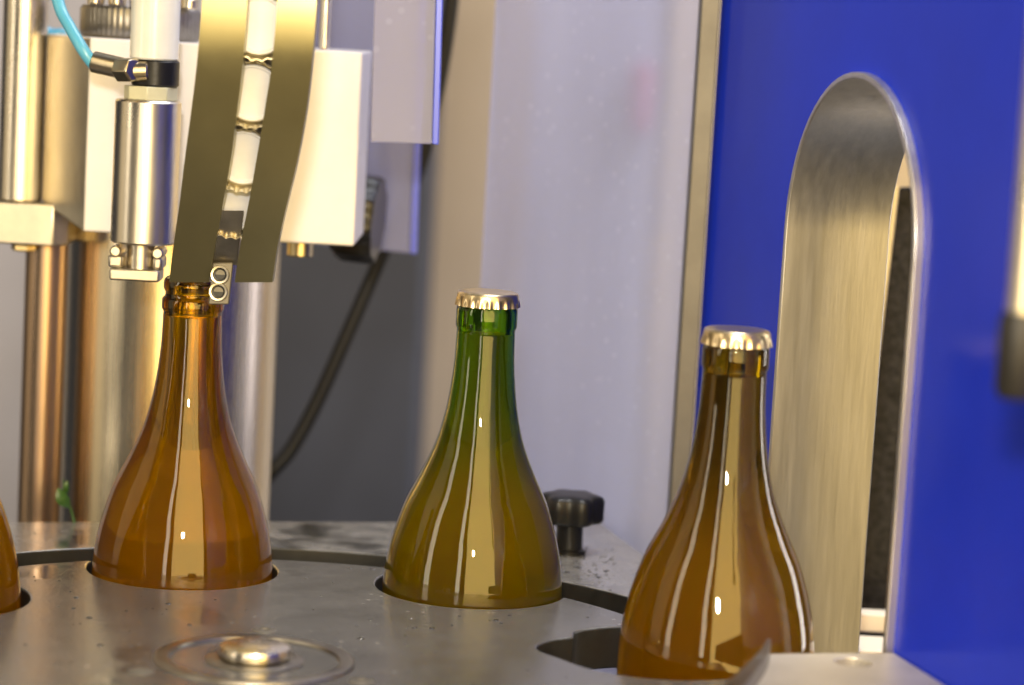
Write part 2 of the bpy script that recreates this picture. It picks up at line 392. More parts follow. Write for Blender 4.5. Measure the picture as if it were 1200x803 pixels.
# ------------------------------------------------------------------ star wheel
HUB = Vector((-101.98, 1063.3, 0)); RS = 205.0
POCK = [(152.4, 180, 47), (107.4, 179.5, 46.5), (62.0, 188, 46.5), (17.2, 184, 48.5)] + [(17.2 - 45 * k, 184, 47) for k in range(1, 5)]
BOT = [None, Vector((-155.5, 1233.6, 0)), Vector((-12.8, 1229.2, 0)), Vector((99.4, 1127.8, 0))]
a0 = math.radians(152.6); BOT[0] = HUB + Vector((math.cos(a0), math.sin(a0), 0)) * 181
def black_sides(o):
    o.data.materials.append(M['edge'])
    for p in o.data.polygons:
        if abs(p.normal.z) < 0.5: p.material_index = 1
def star_outline():
    pts = []
    ps = sorted(((a % 360), R, r) for a, R, r in POCK)
    for i, (a, R, r) in enumerate(ps):
        dl = math.acos((RS * RS + R * R - r * r) / (2 * RS * R)); ar = math.radians(a)
        cx, cyy = HUB.x + R * math.cos(ar), HUB.y + R * math.sin(ar)
        p = (HUB.x + RS * math.cos(ar - dl), HUB.y + RS * math.sin(ar - dl))
        f0 = math.atan2(p[1] - cyy, p[0] - cx) - ar
        f0 = (f0 + math.pi) % (2 * math.pi) - math.pi          # negative
        n = 44
        for k in range(n + 1):
            f = f0 + (-(2 * math.pi) - 2 * f0) * k / n
            rr = r
            if abs(a - 17.2) < .1:
                g = (f + math.pi + 0.22); rr += 7 * math.exp(-(g / 0.26) ** 2) - 5.5 * math.exp(-((g + 0.55) / 0.13) ** 2)
            pts.append((cx + rr * math.cos(ar + f), cyy + rr * math.sin(ar + f)))
        a2, R2, r2 = ps[(i + 1) % len(ps)]
        dl2 = math.acos((RS * RS + R2 * R2 - r2 * r2) / (2 * RS * R2))
        s0 = ar + dl; s1 = math.radians(a2) + (2 * math.pi if i == len(ps) - 1 else 0) - dl2
        for k in range(1, 8):
            t = s0 + (s1 - s0) * k / 8
            pts.append((HUB.x + RS * math.cos(t), HUB.y + RS * math.sin(t)))
    return pts
sw = thing('star_wheel', 'dark grey star wheel disc with round bottle pockets and a central bolt', 'star wheel', (HUB.x, HUB.y, BED))
black_sides(part('disc', prism(star_outline(), -20, 0), M['star'], sw, bevel=1.0, smooth=30))
part('shaft', cyl((HUB.x, HUB.y, BED), (HUB.x, HUB.y, -20.5), 28), M['satin'], sw)
part('hub_ring', lathe([(36, 0.1), (36.5, 1.2), (40.5, 1.6), (42.5, 0.9), (42.8, 0.1)], 72, HUB), M['dull'], sw)
part('hub_washer', lathe([(0, 0.1), (21, 0.1), (21, 0.7), (20, 1.1), (0, 1.1)], 56, HUB), M['dull'], sw)
def boltmod(r, z, a): return r * (1 + 0.012 * math.cos(6 * a))
part('hub_bolt', lathe([(0, 1.1), (13.2, 1.1), (15.2, 2.2), (15.6, 4.2), (14.8, 6.2), (11.5, 7.6), (5, 8.2), (0, 8.3)], 48, HUB, rmod=boltmod), M['steel'], sw)
for px, py in ((310, 739), (165, 787), (424, 799)):
    p = back(px, py, z=0)
    part('screw', lathe([(0, -0.1), (5.6, -0.1), (5.6, 0.2), (5.0, 0.5), (2.6, 0.5), (2.4, 0.1), (0, 0.1)], 20, p), M['barsteel'], sw)

# ------------------------------------------------------------------ guide plate
RG = 233.0
gp = []
for k in range(41):
    t = math.radians(205 + (35 - 205) * k / 40)
    gp.append((HUB.x + RG * math.cos(t), HUB.y + RG * math.sin(t)))
gp += [(98, 1235), (95, 1290), (79, 1320), (70, 1352), (55, 1414), (-65, 1380), (-120, 1366), (-199, 1343), (-264, 1322), (-430, 1268), (-440, 930)]
gd = thing('guide_plate', 'grey wet fixed plate curving round the star wheel behind a dark gap', 'guide plate', (-150, 1340, BED))
black_sides(part('plate', prism(gp, -16, 0), M['guide'], gd, bevel=0.8, smooth=30))
for x, y in ((-380, 1240), (40, 1380), (-90, 1345), (72, 1270)):
    part('support_post', cyl((x, y, BED), (x, y, -16.3), 9, 24), M['satin'], gd)

# wet drops scattered on the plates (nobody could count them)
bm = bmesh.new()
def drop(bm, x, y, r, z=0.0):
    seg = 9; ex = random.uniform(.8, 1.3); ph = random.uniform(0, 3)
    rings = []
    for q in (0, 0.45, 0.8):
        rr = r * math.cos(q * 1.5); zz = z + 0.02 + r * 0.32 * math.sin(q * 1.5)
        rings.append([bm.verts.new((x + rr * ex * math.cos(ph + i * 2 * math.pi / seg), y + rr / ex * math.sin(ph + i * 2 * math.pi / seg), zz)) for i in range(seg)])
    top = bm.verts.new((x, y, z + 0.02 + r * 0.33))
    for A, B in zip(rings, rings[1:]):
        for i in range(seg): bm.faces.new((A[i], A[(i + 1) % seg], B[(i + 1) % seg], B[i]))
    for i in range(seg): bm.faces.new((rings[-1][i], rings[-1][(i + 1) % seg], top))
def free(x, y, r):
    for q in BOT:
        if math.hypot(x - q.x, y - q.y) < 47 + r: return False
    d = math.hypot(x - HUB.x, y - HUB.y)
    if d < 62 + r: return False
    if d < RS - 3 - r:
        for a, R, rp in POCK:
            t = math.radians(a)
            if math.hypot(x - HUB.x - R * math.cos(t), y - HUB.y - R * math.sin(t)) < rp + 9 + r: return False
        return True
    return d > RG + 2 + r and x < 60 and y < 1310 + 0.25 * (x + 264) and y > 1150
n = 0
while n < 240:
    if random.random() < 0.5: x, y = random.uniform(20, 62), random.uniform(1225, 1340)
    else: x, y = random.uniform(-260, 90), random.uniform(1030, 1330)
    r = random.uniform(0.4, 1.0) if random.random() < .85 else random.uniform(1.0, 1.9)
    if free(x, y, r): drop(bm, x, y, r); n += 1
tag(mesh_obj('water_drops', bm, M['water'], smooth=80), 'small clear water drops sprinkled over the grey plates', 'water drops', kind='stuff')

# ------------------------------------------------------------------ bottles
ZS = [-30, 0, 8, 19.5, 31, 43, 54, 66, 72, 80, 90.6, 102, 113, 127]
RR = [44.3, 44.0, 43.4, 41.5, 38.5, 34.4, 29.1, 23.7, 21.4, 19.2, 17.0, 15.5, 14.6, 14.2]
rad = pchip(ZS, RR)
def bottle_profiles(capped):
    out = [(0, BED + 20), (14, BED + 17), (26, BED + 8), (33, BED + 1.2), (37, BED), (41.5, BED + 1.5), (44, BED + 6), (44.3, BED + 12), (44.3, BED + 70), (44.3, -40)]
    z = -30.0
    while z < 125.4: out.append((rad(z), z)); z += 2.5
    if capped: out += [(14.2, 125.6), (14.7, 126.4), (14.95, 127.4), (14.95, 134.6), (14.8, 135.8), (14.0, 136.8), (13.9, 139), (13.9, 141), (13.2, 142.2), (11.6, 142.2)]
    else: out += [(14.2, 125.6), (14.9, 126.6), (15.1, 127.5), (15.1, 131.0), (14.8, 132.0), (13.6, 133.2), (13.5, 134.5), (13.9, 135.6), (14.5, 136.6), (14.6, 139), (14.3, 141), (13.2, 142.2), (11.6, 142.2)]
    out = [(r_, z_ + 2) if z_ > 125.5 else (r_, z_) for r_, z_ in out]
    ins = [(10.4, 143), (10.1, 140), (10.0, 126)]
    z = 122.0
    while z > -30:
        wall = 2.0 + 2.2 * max(0, min(1, (z - 40) / 60)); ins.append((max(rad(z) - wall, 10.0), z)); z -= 2.5
    ins += [(42.3, -40), (42.3, BED + 70), (42, BED + 16), (36, BED + 11), (26, BED + 16), (14, BED + 25), (0, BED + 27)]
    return out, ins
def flute(r, z, a):
    if z > 140.9: return r
    k = min(1, (140.9 - z) / 2.6)
    return r * (1 + k * (0.055 * (0.5 + 0.5 * math.cos(21 * a)) ** 1.5 - 0.024))
def crown(center, zb=0.0, axis=(0, 0, 1), flip=False):
    pr = [(0, 143.7), (9, 143.65), (13.2, 143.6), (14.3, 143.2), (14.8, 142.3), (14.95, 141.0), (15.1, 139.8), (15.3, 138.2), (15.55, 136.6), (15.25, 136.6), (15.0, 138.3), (14.7, 139.9), (14.5, 141.0), (14.2, 142.0), (13.4, 142.9), (0, 143.2)]
    return lathe(pr, 252, center, axis, rmod=flute)
def make_bottle(loc, label, glass, liquid, capped, level):
    t = thing('bottle', label, 'bottle', (loc.x, loc.y, BED), 'bottles standing in the star wheel pockets')
    out, ins = bottle_profiles(capped)
    gb_ = part('glass_body', lathe(out + ins, 112, loc, closed=False), glass, t, smooth=60)
    wet = gb_.data.attributes.new('wet', 'FLOAT', 'FACE'); zo = BED
    for p_ in gb_.data.polygons:
        c_ = p_.center / S; rc = math.hypot(c_.x, c_.y); zw = c_.z + zo
        inner = p_.normal.x * c_.x + p_.normal.y * c_.y < 0 if zw > BED + 30 else (zw > BED + 9.5 + max(0, (36 - rc)) * 0.25 and p_.normal.z > 0.3) or (zw > BED + 8 and p_.normal.x * c_.x + p_.normal.y * c_.y < 0)
        wet.data[p_.index].value = 1.0 if inner and zw < level else 0.0
    e_ = 0.04
    lq = [(0, BED + 27.1), (14, BED + 25.1), (26, BED + 16.1), (36, BED + 11.1), (42 - e_, BED + 16.1), (42.3 - e_, BED + 70), (42.3 - e_, -40)]
    iw = lambda z: max(rad(z) - 2.0 - 2.2 * max(0, min(1, (z - 40) / 60)), 10.0) - e_
    z = -28.0
    while z < level: lq.append((iw(z), z)); z += 2.5
    lq += [(iw(level), level), (0, level)]
    part('cloudy_drink', lathe(lq, 96, loc), liquid, t, smooth=60)
    if capped: part('crown_cap', crown(loc + Vector((0, 0, 2.2))), M['gold'], t, smooth=50)
    return t
g_green = glass_mat('green_glass', (0.52, 0.69, 0.06)); g_amber = glass_mat('amber_glass', (0.74, 0.61, 0.035)); g_olive = glass_mat('dead_leaf_glass', (0.66, 0.57, 0.05))
l_orange = liquid_mat('cloudy_orange', (0.97, 0.68, 0.04), 20); l_yellow = liquid_mat('cloudy_yellow', (0.995, 0.66, 0.05), 36); l_brown = liquid_mat('cloudy_brown', (0.965, 0.64, 0.04), 17)
make_bottle(BOT[0], 'amber bottle cut by the picture edge, in the pocket beyond the bottle under the chute', g_amber, l_orange, False, 128)
make_bottle(BOT[1], 'uncapped amber bottle of orange drink with its mouth under the cap chute', g_amber, l_orange, False, 128)
make_bottle(BOT[2], 'green necked bottle of yellow drink with gold crown cap', g_green, l_yellow, True, 128.5)
make_bottle(BOT[3], 'brown bottle with gold crown cap in front of the arched opening', g_olive, l_brown, True, 128.5)

# ------------------------------------------------------------------ clamp knob on the guide plate
kb = back(666, 648, z=0)
kn = thing('hand_knob', 'black lobed clamp knob standing on the wet guide plate', 'knob', kb)
part('stem', lathe([(0, 0.1), (9, 0.1), (9, 2), (7.2, 2.6), (7.0, 14), (7.5, 16.5), (0, 16.5)], 32, kb), M['black'], kn)
def lobe(r, z, a): return r * (1 + 0.09 * math.cos(6 * a + 0.4)) if r > 8 else r
part('knob_head', lathe([(0, 16.0), (11, 16.0), (15, 17), (16.0, 18.5), (16.2, 28.5), (15.2, 30.6), (12.5, 31.6), (8, 32), (0, 32)], 72, kb, rmod=lobe), M['black'], kn, smooth=50)

# ------------------------------------------------------------------ blue panel with arched opening
PZ = 14.0
q0 = back(1050, 765, z=PZ); q1 = back(1110, 803, z=PZ)
tdir = Vector((q1.x - q0.x, q1.y - q0.y, 0)).normalized()      # along the panel, towards the camera
nin = Vector((-tdir.y, tdir.x, 0))                              # into the panel (away from the star wheel)
if nin.x < 0: nin = -nin
def on_panel(px, py):
    """where a pixel's ray meets the panel's face"""
    p1 = back(px, py, y=1000); d = p1 - Vector((0, 0, CH)); o3 = Vector((0, 0, CH))
    k = (q0 - o3).dot(nin) / d.dot(nin); return o3 + d * k
def uz(p): return ((p - q0).dot(tdir), p.z)
uL = uz(on_panel(917, 420))[0]; uR = uz(on_panel(1080, 320))[0]
apex = uz(on_panel(1006, 84))[1]
uC, HW = (uL + uR) / 2, (uR - uL) / 2
u_post = uz(on_panel(826, 300))[0]; u_end = 420.0
def pt(u, z, d=0.0): return Vector((q0.x, q0.y, 0)) + tdir * u + nin * d + Vector((0, 0, z))
arch = [(uC - HW, -70.0)]
zc = apex - HW
for k in range(33):
    t = math.pi - math.pi * k / 32; arch.append((uC + HW * math.cos(t), zc + HW * math.sin(t)))
arch.append((uC + HW, -70.0))
outer = [(u_post, BED), (u_end, BED), (u_end, 620), (u_post, 620)]
bm = bmesh.new(); es = []
for lp in (outer, arch):
    vsx = [bm.verts.new(pt(u, z)) for u, z in lp]
    es += [bm.edges.new((vsx[i], vsx[(i + 1) % len(vsx)])) for i in range(len(vsx))]
bmesh.ops.triangle_fill(bm, use_beauty=True, use_dissolve=False, edges=es)
for f in list(bm.faces):
    c = f.calc_center_median(); u, z = uz(c)
    inside = abs(u - uC) < HW - .01 and z > -70 and (z < zc or math.hypot(u - uC, z - zc) < HW - .01)
    if inside: bm.faces.remove(f)
ex = bmesh.ops.extrude_face_region(bm, geom=list(bm.faces))
for v in ex['geom']:
    if isinstance(v, bmesh.types.BMVert): v.co += nin * 6
bl = thing('enclosure_panel', 'glossy blue machine panel pierced by a tall arched opening', 'panel', pt((u_post + u_end) / 2, BED))
part('sheet', bm, M['blue'], bl, smooth=30)
# collar lining the arch
def collar(off, thick, d0, d1, z0):
    lo, li = [], []
    for u, z in [(uC - HW, z0)] + arch[1:-1] + [(uC + HW, z0)]:
        vx, vz = (u - uC), max(z - zc, 0)
        L = math.hypot(vx, vz) or 1; nx, nz_ = vx / L, vz / L
        if z <= zc: nx, nz_ = (1 if u > uC else -1), 0
        lo.append((u - nx * off, z - nz_ * off)); li.append((u - nx * (off + thick), z - nz_ * (off + thick)))
    bm = bmesh.new(); R = []
    for (a, b_) in zip(lo, li):
        R.append([bm.verts.new(pt(*a, d0)), bm.verts.new(pt(*a, d1)), bm.verts.new(pt(*b_, d1)), bm.verts.new(pt(*b_, d0))])
    for A, B in zip(R, R[1:]):
        for i in range(4): bm.faces.new((A[i], A[(i + 1) % 4], B[(i + 1) % 4], B[i]))
    bm.faces.new(R[0]); bm.faces.new(R[-1][::-1]); return bm
part('opening_collar', collar(0.05, 3.0, -4.0, 50.0, -69.9), M['brushed'], bl, bevel=0.7, smooth=30)

# steel post at the panel's edge
a = back(815, 0, y=1340); b1 = back(841, 0, y=1340); c1 = back(783, 580, y=1340)
pp = on_panel(826, 300)
px0 = back(803, 300, y=pp.y - 6).x; px1 = back(825.5, 300, y=pp.y - 6).x
po = thing('guard_post', 'narrow upright steel bar between the clear guard sheet and the blue panel', 'post', ((px0 + px1) / 2, pp.y, BED))
part('bar', box(px0, px1 - .3, pp.y - 8, pp.y + 14, BED, 640), M['barsteel'], po, bevel=0.8)

# clear guard sheet behind
gy0, gy1 = pp.y + 16, 1500
ga = back(565, 300, y=gy1); gb = back(806, 300, y=gy0)
gs = thing('guard_sheet', 'large clear lavender tinted guard sheet with dried splashes beside the steel post', 'guard sheet', ((ga.x + gb.x) / 2, 1440, BED))
d = Vector((gb.x - ga.x, gy0 - gy1, 0)).normalized(); nn = Vector((-d.y, d.x, 0))
part('sheet', hexa([(ga.x, gy1, BED), (gb.x, gy0, BED), (gb.x, gy0, 640), (ga.x, gy1, 640)], nn * 5), M['sheet'], gs, smooth=0)

# seen through the arch: black board, cream wall, bright ledge
k0 = back(1053, 219, y=1420); k1 = back(1003, 722, y=1420); kz = k1.z
bb = thing('side_board', 'black speckled wet board standing behind the arched opening', 'board', (k1.x + 20, 1425, BED))
part('board', hexa([(k1.x - 9, 1420, BED), (k1.x + 90, 1420, BED), (k0.x + 70, 1420, k0.z), (k0.x, 1420, k0.z)], (20, 30, 0)), M['blackspeck'], bb, bevel=1)
part('edge_strip', hexa([(k1.x - 11, 1421, BED), (k1.x - 9.3, 1421, BED), (k0.x - .3, 1421, k0.z), (k0.x - 1.8, 1421, k0.z)], (0, 12, 0)), M['satin'], bb)
far_box('rear_partition', 'cream partition glimpsed through the arched opening behind the black board', 'partition', 960, 1250, -200, 1720, 20, M['cream'])
l0 = back(985, 745, y=1330); l1 = back(985, 722, y=1330)
lg = thing('conveyor_ledge', 'bright metal conveyor ledge at the foot of the arched opening', 'ledge', (l0.x + 30, 1350, BED))
part('rail', box(l0.x + 5, l0.x + 130, 1340, 1352, l0.z, l1.z), M['cream'], lg, bevel=1.5)
part('rail', box(l0.x + 5, l0.x + 130, 1296, 1330, l0.z - 10, l0.z + 1), M['cream'], lg, bevel=1.5)
part('leg', box(l0.x + 40, l0.x + 60, 1331, 1339, BED, l1.z - 2), M['dull'], lg, bevel=1)
part('leg', box(l0.x + 40, l0.x + 60, 1300, 1326, BED, l0.z - 10.2), M['dull'], lg, bevel=1)

# ------------------------------------------------------------------ outfeed plate in the foreground
f0 = back(902, 766, z=PZ); f1 = back(1049, 765, z=PZ)
pl = [(f0.x, f0.y), (f1.x - .5, f1.y)]
e = q1 + tdir * 90
pl += [(e.x - 1, e.y), (e.x - 40, 900), (back(855, 830, z=PZ).x, back(855, 830, z=PZ).y)]
lip = [back(x, y, z=PZ) for x, y in ((866, 812), (880, 797), (892, 783), (899, 772))]
pl += [(p.x, p.y) for p in lip]
hc = back(1000, 776, z=PZ); hr = 8.0
bm = bmesh.new(); es = []
circ = [(hc.x + hr * math.cos(2 * math.pi * k / 24), hc.y + hr * math.sin(2 * math.pi * k / 24)) for k in range(24)]
for lp in (pl, circ):
    vv = [bm.verts.new((x, y, PZ)) for x, y in lp]; es += [bm.edges.new((vv[i], vv[(i + 1) % len(vv)])) for i in range(len(vv))]
bmesh.ops.triangle_fill(bm, use_beauty=True, edges=es)
for f in list(bm.faces):
    c = f.calc_center_median()
    if math.hypot(c.x - hc.x, c.y - hc.y) < hr * .95: bm.faces.remove(f)
ex = bmesh.ops.extrude_face_region(bm, geom=list(bm.faces))
for v in ex['geom']:
    if isinstance(v, bmesh.types.BMVert): v.co.z -= 8
op = thing('outfeed_plate', 'pale steel plate with a round hole at the foot of the blue panel', 'plate', (150, 1020, BED))
part('plate', bm, M['platesteel'], op, smooth=0, bevel=0.6)
part('support_post', cyl((165, 1030, BED), (165, 1030, PZ - 8.2), 9, 24), M['satin'], op)
gpts = [back(x, y, z=PZ + 7) for x, y in ((842, 822), (858, 805), (874, 789), (888, 773), (897, 760), (901, 748))]
gpts = smooth_path(gpts, 4)
bm = bmesh.new(); R = []
for i, p in enumerate(gpts):
    t = (gpts[min(i + 1, len(gpts) - 1)] - gpts[max(i - 1, 0)]); t.z = 0; t.normalize(); nx = Vector((t.y, -t.x, 0)) * (3.8 * (1 - i / (len(gpts) - 1)) + 1.0)
    R.append([bm.verts.new(Vector((p.x, p.y, z)) + s * nx) for s, z in ((-1, 1.0), (-1, PZ + 7), (1, PZ + 7), (1, 1.0))])
for A, B in zip(R, R[1:]):
    for i in range(4): bm.faces.new((A[i], A[(i + 1) % 4], B[(i + 1) % 4], B[i]))
bm.faces.new(R[0]); bm.faces.new(R[-1][::-1])
part('guide_lip', bm, M['dull'], op, bevel=0.5)

# ------------------------------------------------------------------ rod with rubber tip, near right edge
ry = 850
r0 = back(1192, 372, y=ry); r1 = back(1200, -120, y=ry)
rd = thing('hanging_rod', 'pale metal rod with a black rubber tip hanging before the blue panel', 'rod', r0)
part('rod', cyl((r0.x + 1.5, ry, r0.z), (r0.x + 1.5, ry, 640), 5.2, 32), M['steel'], rd)
rt0_ = back(1187, 467, y=ry)
part('rubber_tip', lathe([(0, rt0_.z), (5.5, rt0_.z), (7.2, rt0_.z + 2.5), (7.4, r0.z - 2), (6.4, r0.z + 1.5), (5.3, r0.z + 2), (0, r0.z + 2)], 32, (r0.x + 1.5, ry, 0)), M['rubber'], rd)

# ------------------------------------------------------------------ capping station at the left
# big column and small column behind the guide plate
def column(name, label, px0, px1, pyref, y, z1, mat, zb=BED, seg=96):
    a = back(px0, pyref, y=y); c = back(px1, pyref, y=y); r = (c.x - a.x) / 2 * 0.998
    t = thing(name, label, 'column', ((a.x + c.x) / 2, y, zb))
    return t, (a.x + c.x) / 2, r
HY = 1335.0                                             # front face of the capping head housing
zbot = back(250, 280, y=HY).z; ztop = back(250, 52, y=HY).z
t, cx, r = column('support_column', 'wide polished steel column behind the bottle under the chute', 72, 320, 480, 1440, 0, M['column'])
BIGC = (cx, r)
part('tube', lathe([(0, BED), (r, BED), (r, zbot - 1), (r - 2, zbot - .2), (0, zbot - .2)], 128, (cx, 1440, 0)), M['column'], t, smooth=40)
part('base_flange', lathe([(r + .1, BED), (r + 14, BED), (r + 14, BED + 10), (r + 12, BED + 12), (r + .1, BED + 12)], 96, (cx, 1440, 0)), M['satin'], t)
t, cx2, r2 = column('support_column', 'slim brownish steel column at the outer side of the wide column', 22, 71, 560, 1395, 0, M['column'])
zclamp0 = back(35, 285, y=1380).z; zclamp1 = back(35, 236, y=1380).z
part('tube', lathe([(0, BED), (r2, BED), (r2, zclamp0 - .5), (0, zclamp0 - .5)], 64, (cx2, 1395, 0)), M['browncol'], t, smooth=40)
# rod above the clamp
ra = back(1, 120, y=1385); rb = back(53, 120, y=1385)
rr = (rb.x - ra.x) / 2
t = thing('guide_rod', 'bright polished upright rod rising from the clamp block', 'rod', ((ra.x + rb.x) / 2, 1385, zclamp1))
part('rod', cyl(((ra.x + rb.x) / 2, 1385, zclamp1 + .1), ((ra.x + rb.x) / 2, 1385, 640), rr, 64), M['steel'], t)
# clamp block
ca = back(-40, 260, y=1365); cb = back(75, 260, y=1365)
t = thing('clamp_block', 'steel clamp block with a chamfered corner joining rod and column', 'clamp', (cx2, 1385, zclamp0))
part('block', prism([(ca.x, 1368), (cb.x - 6, 1368), (cb.x, 1376), (cb.x, 1410), (ca.x, 1410)], zclamp0, zclamp1), M['satin'], t, bevel=1)
p = back(24, 288, y=1368)
part('bolt', cyl((p.x, 1376, zclamp0 - 4), (p.x, 1376, zclamp0 - .1), 6.5, 6), M['bolt'], t, smooth=20)

# housing of the capping head
h = thing('capping_head', 'big pale metal housing block of the capping head beside the cap chute', 'housing', (back(250, 280, y=HY).x, HY + 40, zbot))
A = back(100, 274, y=HY); B = back(416, 287, y=HY); C = back(424, 61, y=HY); D = back(103, 46, y=HY)
xl, xr = (A.x + D.x) / 2, (B.x + C.x) / 2
sl = back(52, 160, y=HY + 45).x
bm = bmesh.new()
dep = 78
zl = back(55, 236, y=HY + 45).z
V = lambda x, y, z: bm.verts.new((x, y, z))
f = [V(xl, HY, zbot), V(xr, HY, zbot), V(xr, HY, ztop), V(xl, HY, ztop)]
bk = [V(sl, HY + 45, zl), V(sl, HY + dep, zl), V(xr, HY + dep, zbot), V(xr, HY + dep, ztop), V(sl, HY + dep, ztop), V(sl, HY + 45, ztop), V(xl, HY + 30, zbot), V(xl, HY + dep, zbot)]
bm.faces.new((f[0], f[1], f[2], f[3])); bm.faces.new((f[1], bk[2], bk[3], f[2]))
bm.faces.new((f[3], f[2], bk[3], bk[4], bk[5])); bm.faces.new((f[0], f[3], bk[5], bk[0]))
bm.faces.new((bk[0], bk[5], bk[4], bk[1])); bm.faces.new((f[0], bk[0], bk[1], bk[7])); bm.faces.new((f[0], bk[7], bk[2], f[1]))
bm.faces.new((bk[2], bk[7], bk[1], bk[4], bk[3])); bm.verts.remove(bk[6])
hb = part('block', bm, M['white_block'], h, smooth=0, bevel=1.2)
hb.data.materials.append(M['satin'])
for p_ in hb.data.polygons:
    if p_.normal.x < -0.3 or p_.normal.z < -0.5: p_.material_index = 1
for px, w_, mtl in ((90, 6.5, 'bolt'), (352, 7, 'bolt')):
    p = back(px, 290, y=HY + 25)
    zz = zbot if px > 100 else zl + 4
    part('bolt', cyl((p.x, HY + 25, zz - 9), (p.x, HY + 25, zz - .1), w_, 6 if px < 100 else 24), M[mtl], h, smooth=20)
p = back(92, 300, y=HY + 22)
# knurled collar on top
kc = back(165, 30, y=HY + 40); kr = (back(238, 30, y=HY + 8).x - back(95, 30, y=HY + 8).x) / 2
def knurl(r, z, a): return r * (1 + 0.012 * math.cos(60 * a)) if r > kr * .9 else r
part('knurled_collar', lathe([(0, ztop + .2), (kr - 1.5, ztop + .2), (kr, ztop + 2), (kr, ztop + 15), (kr - 1.5, ztop + 17), (0, ztop + 17)], 240, (kc.x, HY + 40, 0), rmod=knurl), M['dull'], h, smooth=50)
for px in (112, 137, 222):
    p = back(px, 5, y=HY + 22)
    part('screw', cyl((p.x, HY + 22, ztop + 17.1), (p.x, HY + 22, ztop + 23), 4.6, 20), M['fitting'], h)
p = back(381, 30, y=HY + 20)
part('tie_rod', cyl((p.x, HY + 20, ztop + .2), (p.x, HY + 20, 640), 2.8, 24), M['steel'], h)
p = back(222, 10, y=HY + 40)
part('spindle', cyl((kc.x + 8, HY + 45, ztop + 17.1), (kc.x + 8, HY + 45, 640), 15, 48), M['satin'], h)

# lobed knob on the side of the housing
ky = HY + 112
k0 = back(424, 254, y=ky); kx0 = back(396, 254, y=ky).x
t = thing('adjusting_knob', 'shiny black ribbed knob sticking out behind the capping head housing', 'knob', (kx0, ky, k0.z))
krad = (back(430, 202, y=ky).z - back(430, 306, y=ky).z) / 2
kw = back(445, 254, y=ky).x - kx0
def klobe(r, z, a): return r * (1 + 0.045 * math.cos(9 * a + 0.9)) if r > krad * .7 else r
part('knob_head', lathe([(0, 0), (krad * .86, 0), (krad * .97, kw * .2), (krad * .97, kw * .85), (krad * .9, kw), (0, kw)], 112, (kx0, ky, k0.z), (1, -0.12, -0.06), rmod=klobe), M['knobblack'], t, smooth=50)
part('stem', cyl((BIGC[0] + BIGC[1] - 4, 1440, k0.z), (kx0 + 2, ky, k0.z), 7, 24), M['steel'], t)

# pneumatic cylinder
CY = 1280.0
c0 = back(171, 285, y=CY); c1 = back(171, 117, y=CY); cr_ = (back(210, 200, y=CY).x - back(133, 200, y=CY).x) / 2
cxx = back(171, 200, y=CY).x
pc = thing('air_cylinder', 'upright steel air cylinder with black band and clear tube beside the cap chute', 'air cylinder', (cxx, CY, c0.z))
part('barrel', cyl((cxx, CY, c0.z), (cxx, CY, c1.z), cr_, 72, ch=1), M['steel'], pc)
z2 = back(176, 101, y=CY).z; z3 = back(176, 70, y=CY).z
part('collar', lathe([(0, c1.z + .1), (cr_ * .82, c1.z + .1), (cr_ * .82, z2), (0, z2)], 8, (cxx + 1, CY, 0)), M['collar'], pc, smooth=20, bevel=.6)
part('black_band', cyl((cxx + 3, CY, z2 + .1), (cxx + 3, CY, z3), cr_ * .72, 56), M['black'], pc)
part('clear_tube', cyl((cxx + 2, CY, z3 + .1), (cxx + 2, CY, 640), cr_ * .74, 56), M['tube'], pc)
zz0 = back(165, 328, y=CY).z
part('piston_rod', cyl((cxx - 1, CY, zz0 + 3), (cxx - 1, CY, c0.z - .1), cr_ * .42, 40), M['steel'], pc)
bm = box(cxx - cr_ * .92, cxx + cr_ * .60, CY - 9, CY + 9, zz0, zz0 + 6)
part('clevis_base', bm, M['satin'], pc, bevel=1)
for xa, xb in ((-.98, -.52), (.38, .68)):
    part('clevis_arm', box(cxx + cr_ * xa, cxx + cr_ * xb, CY - 8.6, CY + 8.6, zz0 + 6.1, c0.z - 6), M['satin'], pc, bevel=1.5)
    part('clevis_pin', cyl((cxx + cr_ * (xa + xb) / 2, CY - 10, c0.z - 4), (cxx + cr_ * (xa + xb) / 2, CY + 6, c0.z - 4), 2.9, 20), M['steel'], pc)
fa = back(108, 72, y=CY - 4); fb = back(150, 82, y=CY - 6); fc = back(166, 83, y=CY - 12)
ft = thing('hose_fitting', 'nickel elbow fitting joining blue hose to the air cylinder', 'fitting', fb)
part('elbow_body', cyl(fa, fb, 5.4, 24), M['fitting'], ft)
part('hex_nut', cyl(back(140, 82, y=CY - 7), back(158, 82, y=CY - 14), 6.4, 6), M['fitting'], ft, smooth=20, bevel=.5)
part('port', cyl(back(152, 84, y=CY - 10), (cxx + 1, CY - cr_ * .6, fc.z), 5.0, 24), M['fitting'], ft)
hp = [back(110, 76, y=CY - 5), back(97, 58, y=CY - 6), back(82, 32, y=CY + 2), back(70, 8, y=CY + 10), back(60, -40, y=CY + 16), back(56, -120, y=CY + 16)]
hp = smooth_path(hp, 6)
tag(mesh_obj('air_hose', sweep(hp, 3.1, 16), M['bluehose']), 'thin bright blue air hose rising from the nickel fitting', 'hose')
hp = smooth_path([back(40, 25, y=1420), back(57, 40, y=1420), back(75, 41, y=1421), back(100, 45, y=1430)], 6)
tag(mesh_obj('air_hose', sweep(hp, 3.6, 16), M['bluehose']), 'short piece of blue hose behind the polished upright rod', 'hose')

